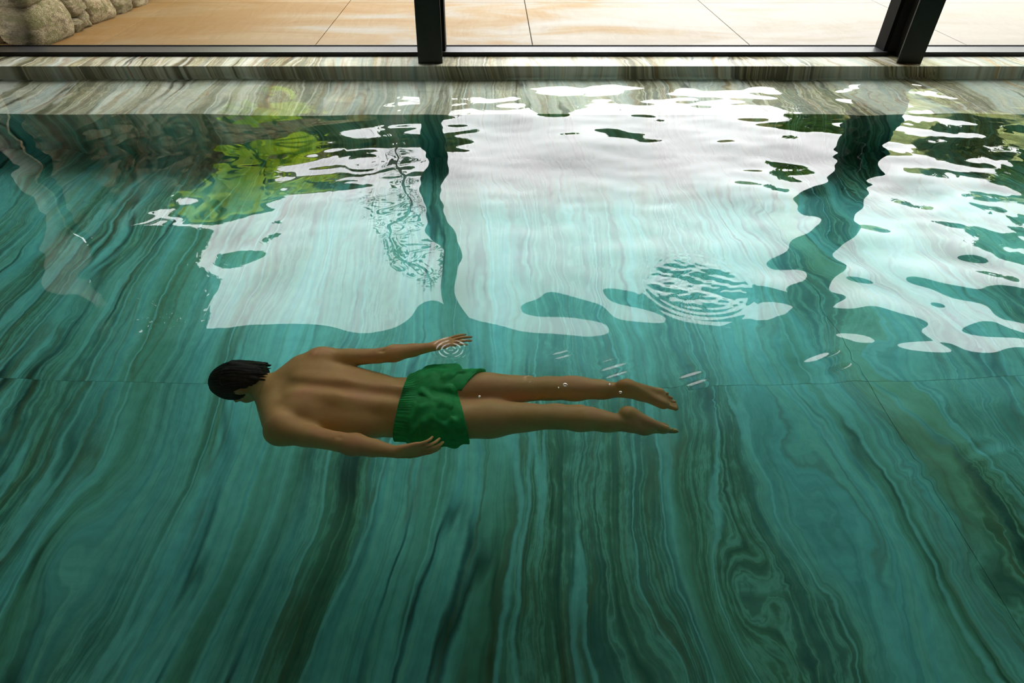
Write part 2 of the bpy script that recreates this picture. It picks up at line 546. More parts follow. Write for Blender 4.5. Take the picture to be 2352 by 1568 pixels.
# ------------------------------------------------------------------ terrace outside
patio = struct(empty('floor_terrace', (0, 8, PATIO_Z)))
def patio_tiles():
    xs = [-1.683 + 2.069 * i for i in range(-2, 6)]
    ys = [Y_GLASS + 0.068, 8.39, 10.46, 12.53, 14.6]
    slab_grid('paving_slab', xs, ys, PATIO_Z - 0.05, PATIO_Z, M_PATIO, patio, 0.004, 0.003)
    o = box('paving_bed', xs[0], xs[-1], ys[0], ys[-1], PATIO_Z - 0.15, PATIO_Z - 0.052, M_EARTH, patio)
    o.matrix_parent_inverse = Matrix.Translation(-Vector(patio.location))
patio_tiles()

# rubble wall on the left of the terrace
def stone_mesh(seed, rx, ry, rz):
    r = random.Random(seed)
    bm = bmesh.new()
    bmesh.ops.create_cube(bm, size=2.0)
    bmesh.ops.subdivide_edges(bm, edges=list(bm.edges), cuts=7, use_grid_fill=True)
    off = Vector((r.uniform(-50, 50), r.uniform(-50, 50), r.uniform(-50, 50)))
    for v in bm.verts:
        c = v.co.copy()
        n = c.normalized()
        p = 5.0
        l = (abs(c.x) ** p + abs(c.y) ** p + abs(c.z) ** p) ** (1 / p)
        q = c / l * 0.72 + n * 0.30
        d = mnoise.noise(n * 1.3 + off) * 0.16 + mnoise.noise(n * 3.6 + off) * 0.06 + mnoise.noise(n * 9 + off) * 0.025
        q *= 1.0 + d
        v.co = Vector((q.x * rx, q.y * ry, q.z * rz))
    me = bpy.data.meshes.new('stone')
    bm.to_mesh(me)
    bm.free()
    me.polygons.foreach_set('use_smooth', [True] * len(me.polygons))
    me.materials.append(M_STONE)
    return me
WBASE = np.array([-4.30, 6.40])
WDIR = np.array([0.10, 1.0]); WDIR /= np.linalg.norm(WDIR)
WN = np.array([-WDIR[1], WDIR[0]])          # away from the terrace
garden_wall = struct(empty('wall_garden', (WBASE[0], WBASE[1], PATIO_Z)))
def wall_pt(s, back, z):
    p = WBASE + WDIR * s + WN * back
    return (p[0], p[1], z)
def put_stone(me, s, back, z, tilt, sc=1.0):
    o = link(bpy.data.objects.new('stone', me), garden_wall)
    o.matrix_parent_inverse = Matrix.Translation(-Vector(garden_wall.location))
    o.location = wall_pt(s, back, z)
    o.rotation_euler = (tilt, random.uniform(-0.08, 0.08), -math.atan2(WDIR[0], WDIR[1]) + random.uniform(-0.1, 0.1))
    o.scale = (sc, sc, sc)
    return o
def build_rubble():
    variants = [stone_mesh(100 + i, 0.25, 0.5, 0.5) for i in range(9)]
    # core of earth behind the stones
    L = 8.0
    vs, fs = [], []
    pts = [wall_pt(0.45, 0.2, -0.1), wall_pt(L, 0.2, -0.1), wall_pt(L, 0.75, -0.1), wall_pt(0.45, 0.75, -0.1)]
    top = [(p[0], p[1], 2.15) for p in pts]
    vs = pts + top
    fs = [(0, 1, 2, 3), (4, 7, 6, 5), (0, 4, 5, 1), (1, 5, 6, 2), (2, 6, 7, 3), (3, 7, 4, 0)]
    core = mesh_obj('wall_core', vs, fs, M_EARTH, garden_wall)
    core.matrix_parent_inverse = Matrix.Translation(-Vector(garden_wall.location))
    # rubble packing: each stone drops into the lowest gap of the wall built so far
    r = random.Random(8)
    cell = 0.03
    n = int(L / cell)
    sky = [PATIO_Z - 0.03] * n
    sky[:2] = [9.0, 9.0]
    while True:
        lo = min(sky)
        if lo > 1.98: break
        i = sky.index(lo)
        j = i
        while j < n and sky[j] < lo + 0.07: j += 1
        grow = 1.0 if i * cell < 3 else 1.35
        want = int((r.uniform(0.26, 0.58) if r.random() < 0.85 else r.uniform(0.14, 0.2)) * grow / cell)
        w = min(want, j - i)
        if j - i - w < 4: w = j - i
        if w < 3:                                   # too narrow for a stone: level it
            for q in range(i, i + w): sky[q] = lo + 0.08
            continue
        base = max(sky[i:i + w])
        wm = w * cell
        h = min(max(wm * r.uniform(0.62, 1.05), 0.13 * grow), 0.5)
        if base + h > 1.95: h = max(0.14, 2.12 - base)
        o = put_stone(variants[r.randrange(9)], (i + w / 2) * cell, 0.15 + r.uniform(-0.03, 0.03), base + h / 2, r.uniform(-0.10, 0.10))
        o.scale = (1.0, wm * 1.07, h * 1.10)
        if i < 12:                                  # backing stone at the wall's end
            q = put_stone(variants[r.randrange(9)], (i + w / 2) * cell + 0.06, 0.56, base + h / 2, 0.0)
            q.scale = (1.0, wm * 1.1, h * 1.12)
        if r.random() < 0.3 and i * cell < 3 and wm > 0.25:   # chinking stone in the joint
            c_ = r.uniform(0.06, 0.10)
            c = put_stone(variants[r.randrange(9)], (i + w) * cell, 0.05, base + r.uniform(0.2, 0.9) * h, r.uniform(-0.5, 0.5))
            c.scale = (c_ * 3.0, c_, c_ * r.uniform(0.8, 1.5))
        for q in range(i, i + w): sky[q] = base + h
build_rubble()

# ------------------------------------------------------------------ planting beyond the terrace (seen mirrored in the water)
M_BANANA = leaf_material('bright_leaf', hexc(140, 196, 18), hexc(232, 246, 60), 0.55)
M_FERN = leaf_material('mid_leaf', hexc(58, 96, 26), hexc(120, 150, 52), 0.35)
M_DARKLEAF = leaf_material('dark_leaf', hexc(58, 74, 34), hexc(122, 126, 70), 0.25)
M_BARK = simple('bark', (0.12, 0.09, 0.06, 1), 0.9, 0, 14, 0.4)
M_GRASS = None
def hill_material():
    k = NT('scrubby_hillside')
    geo = k.n('ShaderNodeNewGeometry')
    a = k.noise(geo.outputs['Position'], 0.9, 6.0, 0.65)
    b = k.noise(geo.outputs['Position'], 4.5, 4.0, 0.6)
    sep = k.n('ShaderNodeSeparateXYZ')
    k.l(geo.outputs['Position'], sep.inputs[0])
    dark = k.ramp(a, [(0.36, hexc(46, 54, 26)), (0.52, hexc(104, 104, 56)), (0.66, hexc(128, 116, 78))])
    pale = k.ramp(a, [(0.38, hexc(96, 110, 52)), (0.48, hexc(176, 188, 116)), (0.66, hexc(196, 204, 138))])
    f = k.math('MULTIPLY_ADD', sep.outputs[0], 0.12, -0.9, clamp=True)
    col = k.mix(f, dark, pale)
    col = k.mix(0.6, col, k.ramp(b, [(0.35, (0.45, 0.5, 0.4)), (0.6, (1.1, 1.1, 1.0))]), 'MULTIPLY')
    k.pbsdf(col, 0.95, normal=k.bump(b, 0.8, 0.2), spec=0.1)
    return k.m
def hillside():
    n_a, n_r = 120, 26
    # crest elevation by bearing (degrees), read off the mirrored skyline
    az = [-70, -45, -34, -24, -17, -10, -4, 3, 12, 22, 30, 38, 48, 70]
    el = [24, 25, 24.5, 24, 22.5, 20.0, 18.6, 17.2, 16.2, 15.6, 16.2, 18.2, 20.5, 21]
    vs, fs = [], []
    for i in range(n_a):
        a = -68 + 136 * i / (n_a - 1)
        e = np.interp(a, az, el)
        R = 24.0
        top = R * math.tan(math.radians(e)) - CAM_H
        for j in range(n_r):
            t = j / (n_r - 1)
            r = 15.5 + (R - 15.5) * t
            zz = 0.05 + (top - 0.05) * (t ** 0.8)
            x, y = r * math.sin(math.radians(a)), r * math.cos(math.radians(a))
            bumpy = mnoise.noise(Vector((x * 0.45, y * 0.45, 1.7))) * 0.9 + mnoise.noise(Vector((x * 1.3, y * 1.3, 5.1))) * 0.45 + mnoise.noise(Vector((x * 3.1, y * 3.1, 8.0))) * 0.2
            vs.append((x, y, zz + bumpy * (0.15 + 0.85 * t)))
    for i in range(n_a - 1):
        for j in range(n_r - 1):
            a = i * n_r + j
            fs.append((a, a + 1, a + n_r + 1, a + n_r))
    # back slope so that the hill is a body, not a sheet
    base = len(vs)
    for i in range(n_a):
        a = -68 + 136 * i / (n_a - 1)
        vs.append((34 * math.sin(math.radians(a)), 34 * math.cos(math.radians(a)), -0.5))
    for i in range(n_a - 1):
        a = i * n_r + n_r - 1
        fs.append((a, base + i, base + i + 1, a + n_r))
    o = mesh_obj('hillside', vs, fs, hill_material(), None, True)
    tag(o, kind='structure')
hillside()
ground = mesh_obj('ground', [(-60, 6.45, -0.02), (60, 6.45, -0.02), (60, 60, -0.02), (-60, 60, -0.02), (-60, 6.45, -0.3), (60, 6.45, -0.3), (60, 60, -0.3), (-60, 60, -0.3)],
                  [(0, 1, 2, 3), (7, 6, 5, 4), (0, 4, 5, 1), (1, 5, 6, 2), (2, 6, 7, 3), (3, 7, 4, 0)], M_EARTH)
struct(ground)

def leaf_blade(length, width, droop, segs=9):
    """A broad pleated blade rooted at the origin, reaching along +Y and arching over."""
    vs, fs = [], []
    for i in range(segs + 1):
        t = i / segs
        w = width * (math.sin(math.pi * min(1, t * 0.92 + 0.06)) ** 0.7) * (1 - 0.15 * t)
        if i == segs: w = 0.004
        ang = 1.25 - droop * t
        if i == 0:
            p = Vector((0, 0, 0))
        else:
            p = p + Vector((0, math.cos(ang), math.sin(ang))) * (length / segs)
        fold = w * 0.25
        wav = 0.03 * math.sin(t * 19)
        vs += [(-w, p.y, p.z + fold + wav), (-w * 0.5, p.y, p.z + fold * 0.4 - wav * 0.5), (0, p.y, p.z), (w * 0.5, p.y, p.z + fold * 0.4 + wav * 0.4), (w, p.y, p.z + fold - wav)]
    for i in range(segs):
        for j in range(4):
            a = i * 5 + j
            fs.append((a, a + 1, a + 6, a + 5))
    me = bpy.data.meshes.new('leaf')
    me.from_pydata(vs, [], fs)
    me.polygons.foreach_set('use_smooth', [True] * len(fs))
    return me
def tube_mesh(name, pts, radii, sides=8):
    vs, fs = [], []
    pts = [Vector(p) for p in pts]
    for i, p in enumerate(pts):
        d = (pts[min(i + 1, len(pts) - 1)] - pts[max(i - 1, 0)]).normalized()
        a = d.orthogonal().normalized()
        b = d.cross(a)
        for s in range(sides):
            q = 2 * math.pi * s / sides
            vs.append(p + (a * math.cos(q) + b * math.sin(q)) * radii[i])
    for i in range(len(pts) - 1):
        for s in range(sides):
            fs.append((i * sides + s, i * sides + (s + 1) % sides, (i + 1) * sides + (s + 1) % sides, (i + 1) * sides + s))
    fs.append(tuple(range(sides - 1, -1, -1)))
    fs.append(tuple((len(pts) - 1) * sides + s for s in range(sides)))
    me = bpy.data.meshes.new(name)
    me.from_pydata([tuple(v) for v in vs], [], fs)
    me.polygons.foreach_set('use_smooth', [True] * len(fs))
    return me
BLADES = [leaf_blade(1.15, 0.19, 2.3), leaf_blade(0.95, 0.17, 2.8), leaf_blade(1.2, 0.2, 1.9)]
for b_ in BLADES: b_.materials.append(M_BANANA)
def banana_plant(x, y, h, n, label, seed, base=2.16):
    r = random.Random(seed)
    root = empty('broadleaf_plant', (x, y, base))
    st = link(bpy.data.objects.new('stem', tube_mesh('stem', [(0, 0, 0), (0.03, 0, h * 0.4), (0, 0.02, h * 0.75)], [0.06, 0.05, 0.035])), root)
    st.data.materials.append(M_FERN)
    for i in range(n):
        o = link(bpy.data.objects.new('leaf', BLADES[r.randrange(3)]), root)
        o.location = (0, 0, h * r.uniform(0.45, 0.75))
        o.rotation_euler = (r.uniform(-0.3, 0.25), r.uniform(-0.2, 0.2), 2.4 * i + r.uniform(-0.3, 0.3))
        s = r.uniform(0.75, 1.1)
        o.scale = (s, s, s)
    tag(root, label, 'plant', 'broad-leaved plants on the rubble wall')
banana_plant(-4.02, 8.75, 0.4, 14, 'bright yellow-green broad-leaved plant, nearest of those on the rubble wall', 1)
banana_plant(-3.96, 10.15, 0.75, 16, 'bright yellow-green broad-leaved plant, middle one on the rubble wall', 2)
banana_plant(-3.86, 11.55, 0.8, 16, 'bright yellow-green broad-leaved plant, furthest of those on the rubble wall', 3)

def crown_mesh(name, n, rx, rz, leaf, seed, mat):
    g = np.random.default_rng(seed)
    d = g.normal(size=(n, 3)); d /= np.linalg.norm(d, axis=1)[:, None]
    rad = g.uniform(0.45, 1.0, n) ** 0.5
    lump = np.array([1 + 0.35 * mnoise.noise(Vector((float(a[0] * 2 + seed), float(a[1] * 2), float(a[2] * 2)))) for a in d])
    c = d * (rad * lump)[:, None] * np.array([rx, rx, rz])
    a = g.normal(size=(n, 3)); a /= np.linalg.norm(a, axis=1)[:, None]
    b = np.cross(a, g.normal(size=(n, 3))); b /= np.linalg.norm(b, axis=1)[:, None]
    s = leaf * g.uniform(0.6, 1.3, n)[:, None]
    V = np.empty((n, 4, 3))
    V[:, 0] = c - a * s; V[:, 1] = c + b * s * 0.5; V[:, 2] = c + a * s; V[:, 3] = c - b * s * 0.5
    F = np.arange(n * 4).reshape(n, 4)
    me = bpy.data.meshes.new(name)
    me.from_pydata(V.reshape(-1, 3).tolist(), [], F.tolist())
    me.materials.append(mat)
    return me
CROWNS = [crown_mesh('foliage', 5200, 1.0, 1.0, 0.105, 11, M_DARKLEAF), crown_mesh('foliage', 4200, 1.0, 0.9, 0.10, 12, M_FERN), crown_mesh('foliage', 4200, 1.0, 1.1, 0.10, 13, M_DARKLEAF)]
TRUNK = tube_mesh('trunk', [(0, 0, 0), (0.05, 0.02, 0.5), (-0.02, 0.03, 1.0)], [0.09, 0.07, 0.04])
TRUNK.materials.append(M_BARK)
def tree(bearing, dist, base, height, rad, kind, label, grp, name='tree'):
    x, y = dist * math.sin(math.radians(bearing)), dist * math.cos(math.radians(bearing))
    t = empty(name, (x, y, base))
    k = link(bpy.data.objects.new('trunk', TRUNK), t); k.scale = (1.2, 1.2, height * 0.75)
    f = link(bpy.data.objects.new('foliage', CROWNS[kind]), t)
    f['kind'] = 'stuff'
    f.location = (0, 0, height - rad * 0.9); f.scale = (rad, rad, rad)
    f.rotation_euler = (0, 0, random.uniform(0, 6))
    tag(t, label, 'tree' if name == 'tree' else 'shrub', grp)
G1 = 'trees and shrubs on the slope'
for brg, dist, base, hh, rad, kd, lab in [
    (-43, 11.0, 1.2, 8.6, 2.4, 0, 'tall dark tree on the bank above the rubble wall, leftmost of all'),
    (-33, 15.5, 1.6, 7.6, 1.7, 2, 'dark olive tree above the rubble wall, second from the left'),
    (-24.5, 20.5, 1.6, 6.9, 1.9, 1, 'mid green bushy tree rising behind the broad-leaved plants'),
    (-12.5, 20.0, 1.4, 4.8, 1.6, 0, 'dark olive tree on the slope left of the slender tree'),
    (-5, 18.0, 1.0, 3.9, 1.5, 2, 'dark tree on the slope seen past the upright steel post'),
    (5, 21.5, 1.4, 4.2, 1.2, 1, 'small green tree on the crest at the middle of the glass wall'),
    (13, 20.0, 1.2, 3.6, 1.1, 2, 'low dark shrubby tree on the crest right of the middle'),
    (27, 19.0, 1.0, 3.7, 1.2, 1, 'small green tree on the crest behind the leaning steel post'),
    (37, 18.0, 1.0, 3.4, 1.0, 2, 'dark tree on the pale slope right of the leaning post'),
    (44, 15.5, 1.0, 3.7, 1.1, 1, 'green tree on the pale slope at the far right')]:
    tree(brg, dist, base, hh, rad, kd, lab, G1)
# slender tree whose mirrored stem runs beside the post
sl = empty('slender_tree', (-1.75, 11.5, 0.0))
k_ = link(bpy.data.objects.new('trunk', tube_mesh('trunk', [(0, 0, 0), (0.06, 0, 2), (-0.04, 0, 4), (0.05, 0, 6.4)], [0.07, 0.055, 0.04, 0.012])), sl)
k_.data.materials.append(M_BARK)
for i, (z_, a_) in enumerate([(2.6, 0.3), (3.1, 2.4), (3.6, 4.0), (4.1, 1.0), (4.7, 3.1), (5.2, 5.1)]):
    ln = 1.2 - 0.12 * i
    br = link(bpy.data.objects.new('branch', tube_mesh('branch', [(0, 0, z_), (ln * 0.5 * math.cos(a_), ln * 0.5 * math.sin(a_), z_ + 0.25), (ln * math.cos(a_), ln * math.sin(a_), z_ + 0.35)], [0.022, 0.015, 0.005], 6)), sl)
    br.data.materials.append(M_BARK)
lf = link(bpy.data.objects.new('foliage', crown_mesh('foliage', 420, 0.5, 1.9, 0.07, 15, M_DARKLEAF)), sl)
lf.location = (0, 0, 4.6); lf['kind'] = 'stuff'
tag(sl, 'slender bare-branched tree with thin foliage between terrace and slope', 'tree')

# ------------------------------------------------------------------ pool water: one rippled surface from wall to wall
def axis_lines(a, b, step, fine):
    xs = [a]
    while xs[-1] < b:
        s = step
        for f0, f1, fs_ in fine:
            if f0 <= xs[-1] <= f1: s = min(s, fs_)
        xs.append(xs[-1] + s)
    xs[-1] = b
    return np.array(xs)
RING_BIG = on_plane(1600, 652)
RING_HAND = on_plane(1036, 803)
RING_FAR1 = on_plane(835, 372)
RING_FAR2 = on_plane(800, 440)
def wave_height(X, Y):
    g = np.random.default_rng(42)
    h = np.zeros_like(X)
    def train(n, lmin, lmax, slope, a0, a1, seed):
        gg = np.random.default_rng(seed)
        out = np.zeros_like(X)
        for i in range(n):
            lam = math.exp(gg.uniform(math.log(lmin), math.log(lmax)))
            ang = gg.uniform(a0, a1)
            kx, ky = math.cos(ang) * 2 * math.pi / lam, math.sin(ang) * 2 * math.pi / lam
            ph = gg.uniform(0, 6.283)
            wob = 0.35 * np.sin(X * gg.uniform(0.8, 2.2) + Y * gg.uniform(0.8, 2.2) + gg.uniform(0, 6))
            out += slope / math.hypot(kx, ky) * np.sin(kx * X + ky * Y + ph + wob * 2)
        return out / math.sqrt(n)
    def ss(v, a, b):
        t = np.clip((v - a) / (b - a), 0, 1)
        return t * t * (3 - 2 * t)
    calm_near = 0.30 + 0.70 * ss(Y, 1.7, 3.0)
    h += train(10, 0.9, 2.2, 0.030, 0, math.pi, 1) * (0.5 + 0.5 * ss(Y, 1.5, 3.0))
    h += train(14, 0.35, 0.9, 0.034, 0.2, math.pi - 0.2, 2) * calm_near
    # livelier water to the right and along the far side
    right = ss(X, 0.9, 3.0)
    h += train(14, 0.14, 0.42, 0.042, 0.9, 2.5, 3) * right * (0.35 + 0.65 * ss(Y, 1.4, 2.6))
    h += train(10, 0.10, 0.25, 0.018, 0.5, 2.6, 4) * ss(Y, 2.4, 3.4) * (0.25 + 0.75 * ss(X, -2.6, -0.9))
    h += train(8, 0.06, 0.12, 0.016, 0, math.pi, 5) * ss(X, 2.0, 3.4) * ss(Y, 1.9, 2.6)
    h += train(12, 0.16, 0.5, 0.034, 0.6, 2.4, 8) * ss(X, -0.5, 0.6) * np.exp(-((Y - 2.75) / 0.7) ** 2)
    left = 1 - ss(X, -2.2, -0.8)
    h += train(8, 0.12, 0.3, 0.012, 0, math.pi, 6) * left
    def ring(c, r0, w, lam, slope):
        r = np.hypot(X - c[0], Y - c[1])
        return slope * lam / 6.283 * np.cos((r - r0) * 6.283 / lam) * np.exp(-((r - r0) / w) ** 2)
    h += ring(RING_BIG, 0.25, 0.045, 0.036, 0.07)
    rb = np.hypot(X - RING_BIG[0], Y - RING_BIG[1])
    h += train(46, 0.03, 0.16, 0.24, 0.85, 2.3, 7) * np.exp(-(np.hypot((X - RING_BIG[0]) * 0.85, Y - RING_BIG[1]) / 0.19) ** 6)
    h += ring(RING_HAND, 0.035, 0.035, 0.022, 0.26)
    h += ring(RING_FAR1, 0.16, 0.10, 0.08, 0.025) + ring(RING_FAR2, 0.13, 0.09, 0.06, 0.04)
    # a few isolated ripples beside the swimmer's legs and to the right
    for px, py, s, lam, sl_ in ((1412, 852, 0.06, 0.045, 0.2), (1345, 948, 0.032, 0.03, 0.26), (1213, 872, 0.022, 0.035, 0.24), (1640, 925, 0.03, 0.025, 0.15), (1590, 870, 0.05, 0.05, 0.22), (1850, 1030, 0.035, 0.05, 0.25), (2090, 1085, 0.05, 0.07, 0.28), (2270, 1035, 0.06, 0.08, 0.28), (2250, 1080, 0.04, 0.05, 0.28), (1905, 830, 0.07, 0.09, 0.2), (1290, 815, 0.03, 0.03, 0.2)):
        c = on_plane(px, py)
        r = np.hypot(X - c[0], Y - c[1])
        h += sl_ * lam / 6.283 * np.sin(((Y - c[1]) * 0.9 - (X - c[0]) * 0.4) * 6.283 / lam) * np.exp(-(r / (s * 1.25)) ** 2)
    return h
def build_water():
    xs = axis_lines(XL - 0.02, XR + 0.02, 0.0165, [(RING_HAND[0] - 0.13, RING_HAND[0] + 0.13, 0.004), (RING_BIG[0] - 0.33, RING_BIG[0] + 0.33, 0.008), (0.1, 0.75, 0.009), (0.75, 3.0, 0.0125)])
    ys = axis_lines(Y_NEAR - 0.02, Y_CURB + 0.01, 0.0145, [(RING_HAND[1] - 0.13, RING_HAND[1] + 0.13, 0.004), (RING_BIG[1] - 0.33, RING_BIG[1] + 0.33, 0.008), (1.7, 2.1, 0.009)])
    nx, ny = len(xs), len(ys)
    X, Y = np.meshgrid(xs, ys)
    Z = wave_height(X, Y)
    co = np.stack([X, Y, Z], -1).reshape(-1, 3).astype(np.float32)
    i = np.arange(nx - 1)[None, :] + np.arange(ny - 1)[:, None] * nx
    q = np.stack([i, i + 1, i + nx + 1, i + nx], -1).reshape(-1, 4)
    me = bpy.data.meshes.new('pool_water')
    me.vertices.add(len(co)); me.vertices.foreach_set('co', co.ravel())
    me.loops.add(q.size); me.loops.foreach_set('vertex_index', q.ravel().astype(np.int32))
    me.polygons.add(len(q)); me.polygons.foreach_set('loop_start', np.arange(0, q.size, 4, dtype=np.int32))
    me.polygons.foreach_set('loop_total', np.full(len(q), 4, dtype=np.int32))
    me.update(calc_edges=True)
    me.polygons.foreach_set('use_smooth', np.ones(len(q), dtype=bool))
    me.materials.append(M_WATER)
    o = link(bpy.data.objects.new('pool_water', me))
    tag(o, 'clear rippled pool water mirroring white sky and greenery', 'water', kind='stuff')
build_water()

# ------------------------------------------------------------------ the swimmer: one continuous sculpted body
class Field:
    """Signed-distance sculpting on a grid; the surface is pulled out as a smooth quad net."""
    def __init__(self, lo, hi, h):
        self.lo = np.array(lo, float); self.h = h
        self.n = np.ceil((np.array(hi, float) - self.lo) / h).astype(int) + 1
        self.ax = [self.lo[i] + h * np.arange(self.n[i]) for i in range(3)]
        self.d = np.full(tuple(self.n), 1.0, np.float32)
    def window(self, lo, hi, pad):
        s = []
        for i in range(3):
            a = int(max(0, math.floor((lo[i] - pad - self.lo[i]) / self.h)))
            b = int(min(self.n[i], math.ceil((hi[i] + pad - self.lo[i]) / self.h) + 1))
            s.append(slice(a, max(a, b)))
        sl = tuple(s)
        return sl, self.ax[0][sl[0]][:, None, None], self.ax[1][sl[1]][None, :, None], self.ax[2][sl[2]][None, None, :]
    def blend(self, sl, d, k, sub=False):
        c = self.d[sl]
        d = d.astype(np.float32)
        if sub:
            d = -d
            hh = np.clip(0.5 - 0.5 * (d - c) / k, 0, 1)
            # smooth maximum
            hh = np.clip(0.5 + 0.5 * (d - c) / k, 0, 1)
            self.d[sl] = c * (1 - hh) + d * hh + k * hh * (1 - hh)
        else:
            hh = np.clip(0.5 + 0.5 * (c - d) / k, 0, 1)
            self.d[sl] = c * (1 - hh) + d * hh - k * hh * (1 - hh)
    def cone(self, a, b, ra, rb, k=0.02, sub=False, flat=None):
        """Tapered capsule; flat=(axis, factor) squeezes it along a direction."""
        a, b = np.array(a, float), np.array(b, float)
        R = max(ra, rb) * (1.6 if flat else 1.0)
        lo, hi = np.minimum(a, b) - R, np.maximum(a, b) + R
        sl, X, Y, Z = self.window(lo, hi, k + 0.02)
        px, py, pz = X - a[0], Y - a[1], Z - a[2]
        ba = b - a
        L = float(ba @ ba) + 1e-12
        t = np.clip((px * ba[0] + py * ba[1] + pz * ba[2]) / L, 0, 1)
        qx, qy, qz = px - t * ba[0], py - t * ba[1], pz - t * ba[2]
        if flat is not None:
            n, fct = np.array(flat[0], float), flat[1]
            n = n / np.linalg.norm(n)
            dn = qx * n[0] + qy * n[1] + qz * n[2]
            r2 = qx * qx + qy * qy + qz * qz + dn * dn * (1 / fct ** 2 - 1)
        else:
            r2 = qx * qx + qy * qy + qz * qz
        d = np.sqrt(r2) - (ra + (rb - ra) * t)
        if flat is not None: d = d * np.where(d > 0, 0.8, 1.0)
        self.blend(sl, d, k, sub)
    def chain(self, pts, radii, k=0.02, flat=None):
        for i in range(len(pts) - 1):
            self.cone(pts[i], pts[i + 1], radii[i], radii[i + 1], k, flat=flat)
    def ell(self, c, r, k=0.02, R=None, sub=False):
        """Ellipsoid with radii r along the columns of R."""
        c, r = np.array(c, float), np.array(r, float)
        m = r.max()
        sl, X, Y, Z = self.window(c - m, c + m, k + 0.02)
        p = [X - c[0], Y - c[1], Z - c[2]]
        if R is not None:
            p = [p[0] * R[0, i] + p[1] * R[1, i] + p[2] * R[2, i] for i in range(3)]
        k0 = np.sqrt((p[0] / r[0]) ** 2 + (p[1] / r[1]) ** 2 + (p[2] / r[2]) ** 2)
        k1 = np.sqrt((p[0] / r[0] ** 2) ** 2 + (p[1] / r[1] ** 2) ** 2 + (p[2] / r[2] ** 2) ** 2) + 1e-9
        self.blend(sl, k0 * (k0 - 1) / k1, k, sub)
    def trunk(self, st, k=0.02, grow=0.0):
        """Loft of super-ellipses along X. st rows: x, y, z, half width, half depth."""
        st = np.array(st, float)
        xs = self.ax[0]
        i0 = int(np.searchsorted(xs, st[0, 0] - 0.03)); i1 = int(np.searchsorted(xs, st[-1, 0] + 0.03))
        x = xs[i0:i1]
        def cub(col):
            # Catmull-Rom through the stations
            X_, V = st[:, 0], st[:, col]
            m = np.gradient(V, X_)
            j = np.clip(np.searchsorted(X_, x) - 1, 0, len(X_) - 2)
            hh = X_[j + 1] - X_[j]
            t = np.clip((x - X_[j]) / hh, 0, 1)
            return ((2 * t ** 3 - 3 * t ** 2 + 1) * V[j] + (t ** 3 - 2 * t ** 2 + t) * hh * m[j] + (-2 * t ** 3 + 3 * t ** 2) * V[j + 1] + (t ** 3 - t ** 2) * hh * m[j + 1])
        cy, cz, a, b = cub(1), cub(2), cub(3) + grow, cub(4) + grow
        Y = self.ax[1][None, :, None]; Z = self.ax[2][None, None, :]
        dy = np.abs(Y - cy[:, None, None]) / a[:, None, None]
        dz = np.abs(Z - cz[:, None, None]) / b[:, None, None]
        q = (dy ** 2.4 + dz ** 2.4) ** (1 / 2.4)
        d = (q - 1) * np.minimum(a, b)[:, None, None]
        over = np.maximum(np.maximum(st[0, 0] - x, x - st[-1, 0]), 0)[:, None, None]
        d = np.where(over > 0, np.sqrt(np.maximum(d, 0) ** 2 + over ** 2), d)
        self.blend((slice(i0, i1), slice(None), slice(None)), d, k)
    def net(self):
        d = self.d
        s = d < 0
        nx, ny, nz = d.shape
        cnt = np.zeros((nx - 1, ny - 1, nz - 1), np.int8)
        for i in (0, 1):
            for j in (0, 1):
                for l in (0, 1):
                    cnt += s[i:nx - 1 + i, j:ny - 1 + j, l:nz - 1 + l]
        act = (cnt > 0) & (cnt < 8)
        I = np.argwhere(act)
        idx = np.full(act.shape, -1, np.int64)
        idx[act] = np.arange(len(I))
        acc = np.zeros((len(I), 3)); num = np.zeros(len(I))
        cor = [(i, j, l) for i in (0, 1) for j in (0, 1) for l in (0, 1)]
        val = {c: d[I[:, 0] + c[0], I[:, 1] + c[1], I[:, 2] + c[2]].astype(float) for c in cor}
        for c in cor:
            for axn in range(3):
                if c[axn] == 0:
                    e = list(c); e[axn] = 1; e = tuple(e)
                    va, vb = val[c], val[e]
                    m = (va < 0) != (vb < 0)
                    t = np.where(m, va / np.where(m, va - vb, 1), 0)
                    p = np.tile(np.array(c, float), (len(I), 1)); p[:, axn] += t
                    acc[m] += p[m]; num[m] += 1
        V = self.lo + self.h * (I + acc / num[:, None])
        F = []
        for axn in range(3):
            o1, o2 = (axn + 1) % 3, (axn + 2) % 3
            a = [slice(None)] * 3; b = [slice(None)] * 3
            a[axn] = slice(0, -1); b[axn] = slice(1, None)
            sa, sb = s[tuple(a)], s[tuple(b)]
            E_ = np.argwhere(sa != sb)
            ok = (E_[:, o1] > 0) & (E_[:, o2] > 0) & (E_[:, o1] < d.shape[o1] - 1) & (E_[:, o2] < d.shape[o2] - 1)
            E_ = E_[ok]
            flip = sb[tuple(E_.T)]
            def cell(u, v):
                q = E_.copy(); q[:, o1] += u; q[:, o2] += v
                return idx[tuple(q.T)]
            quad = np.stack([cell(-1, -1), cell(0, -1), cell(0, 0), cell(-1, 0)], 1)
            quad[flip] = quad[flip][:, ::-1]
            F.append(quad)
        return V, np.concatenate(F)

def relax(V, F, it, lam=0.5):
    n = len(V)
    e = np.concatenate([F[:, [0, 1]], F[:, [1, 2]], F[:, [2, 3]], F[:, [3, 0]]])
    e = np.concatenate([e, e[:, ::-1]])
    deg = np.bincount(e[:, 0], minlength=n).astype(float); deg[deg == 0] = 1
    for _ in range(it):
        A = np.stack([np.bincount(e[:, 0], V[e[:, 1], c], minlength=n) for c in range(3)], 1) / deg[:, None]
        V = V + lam * (A - V)
    return V

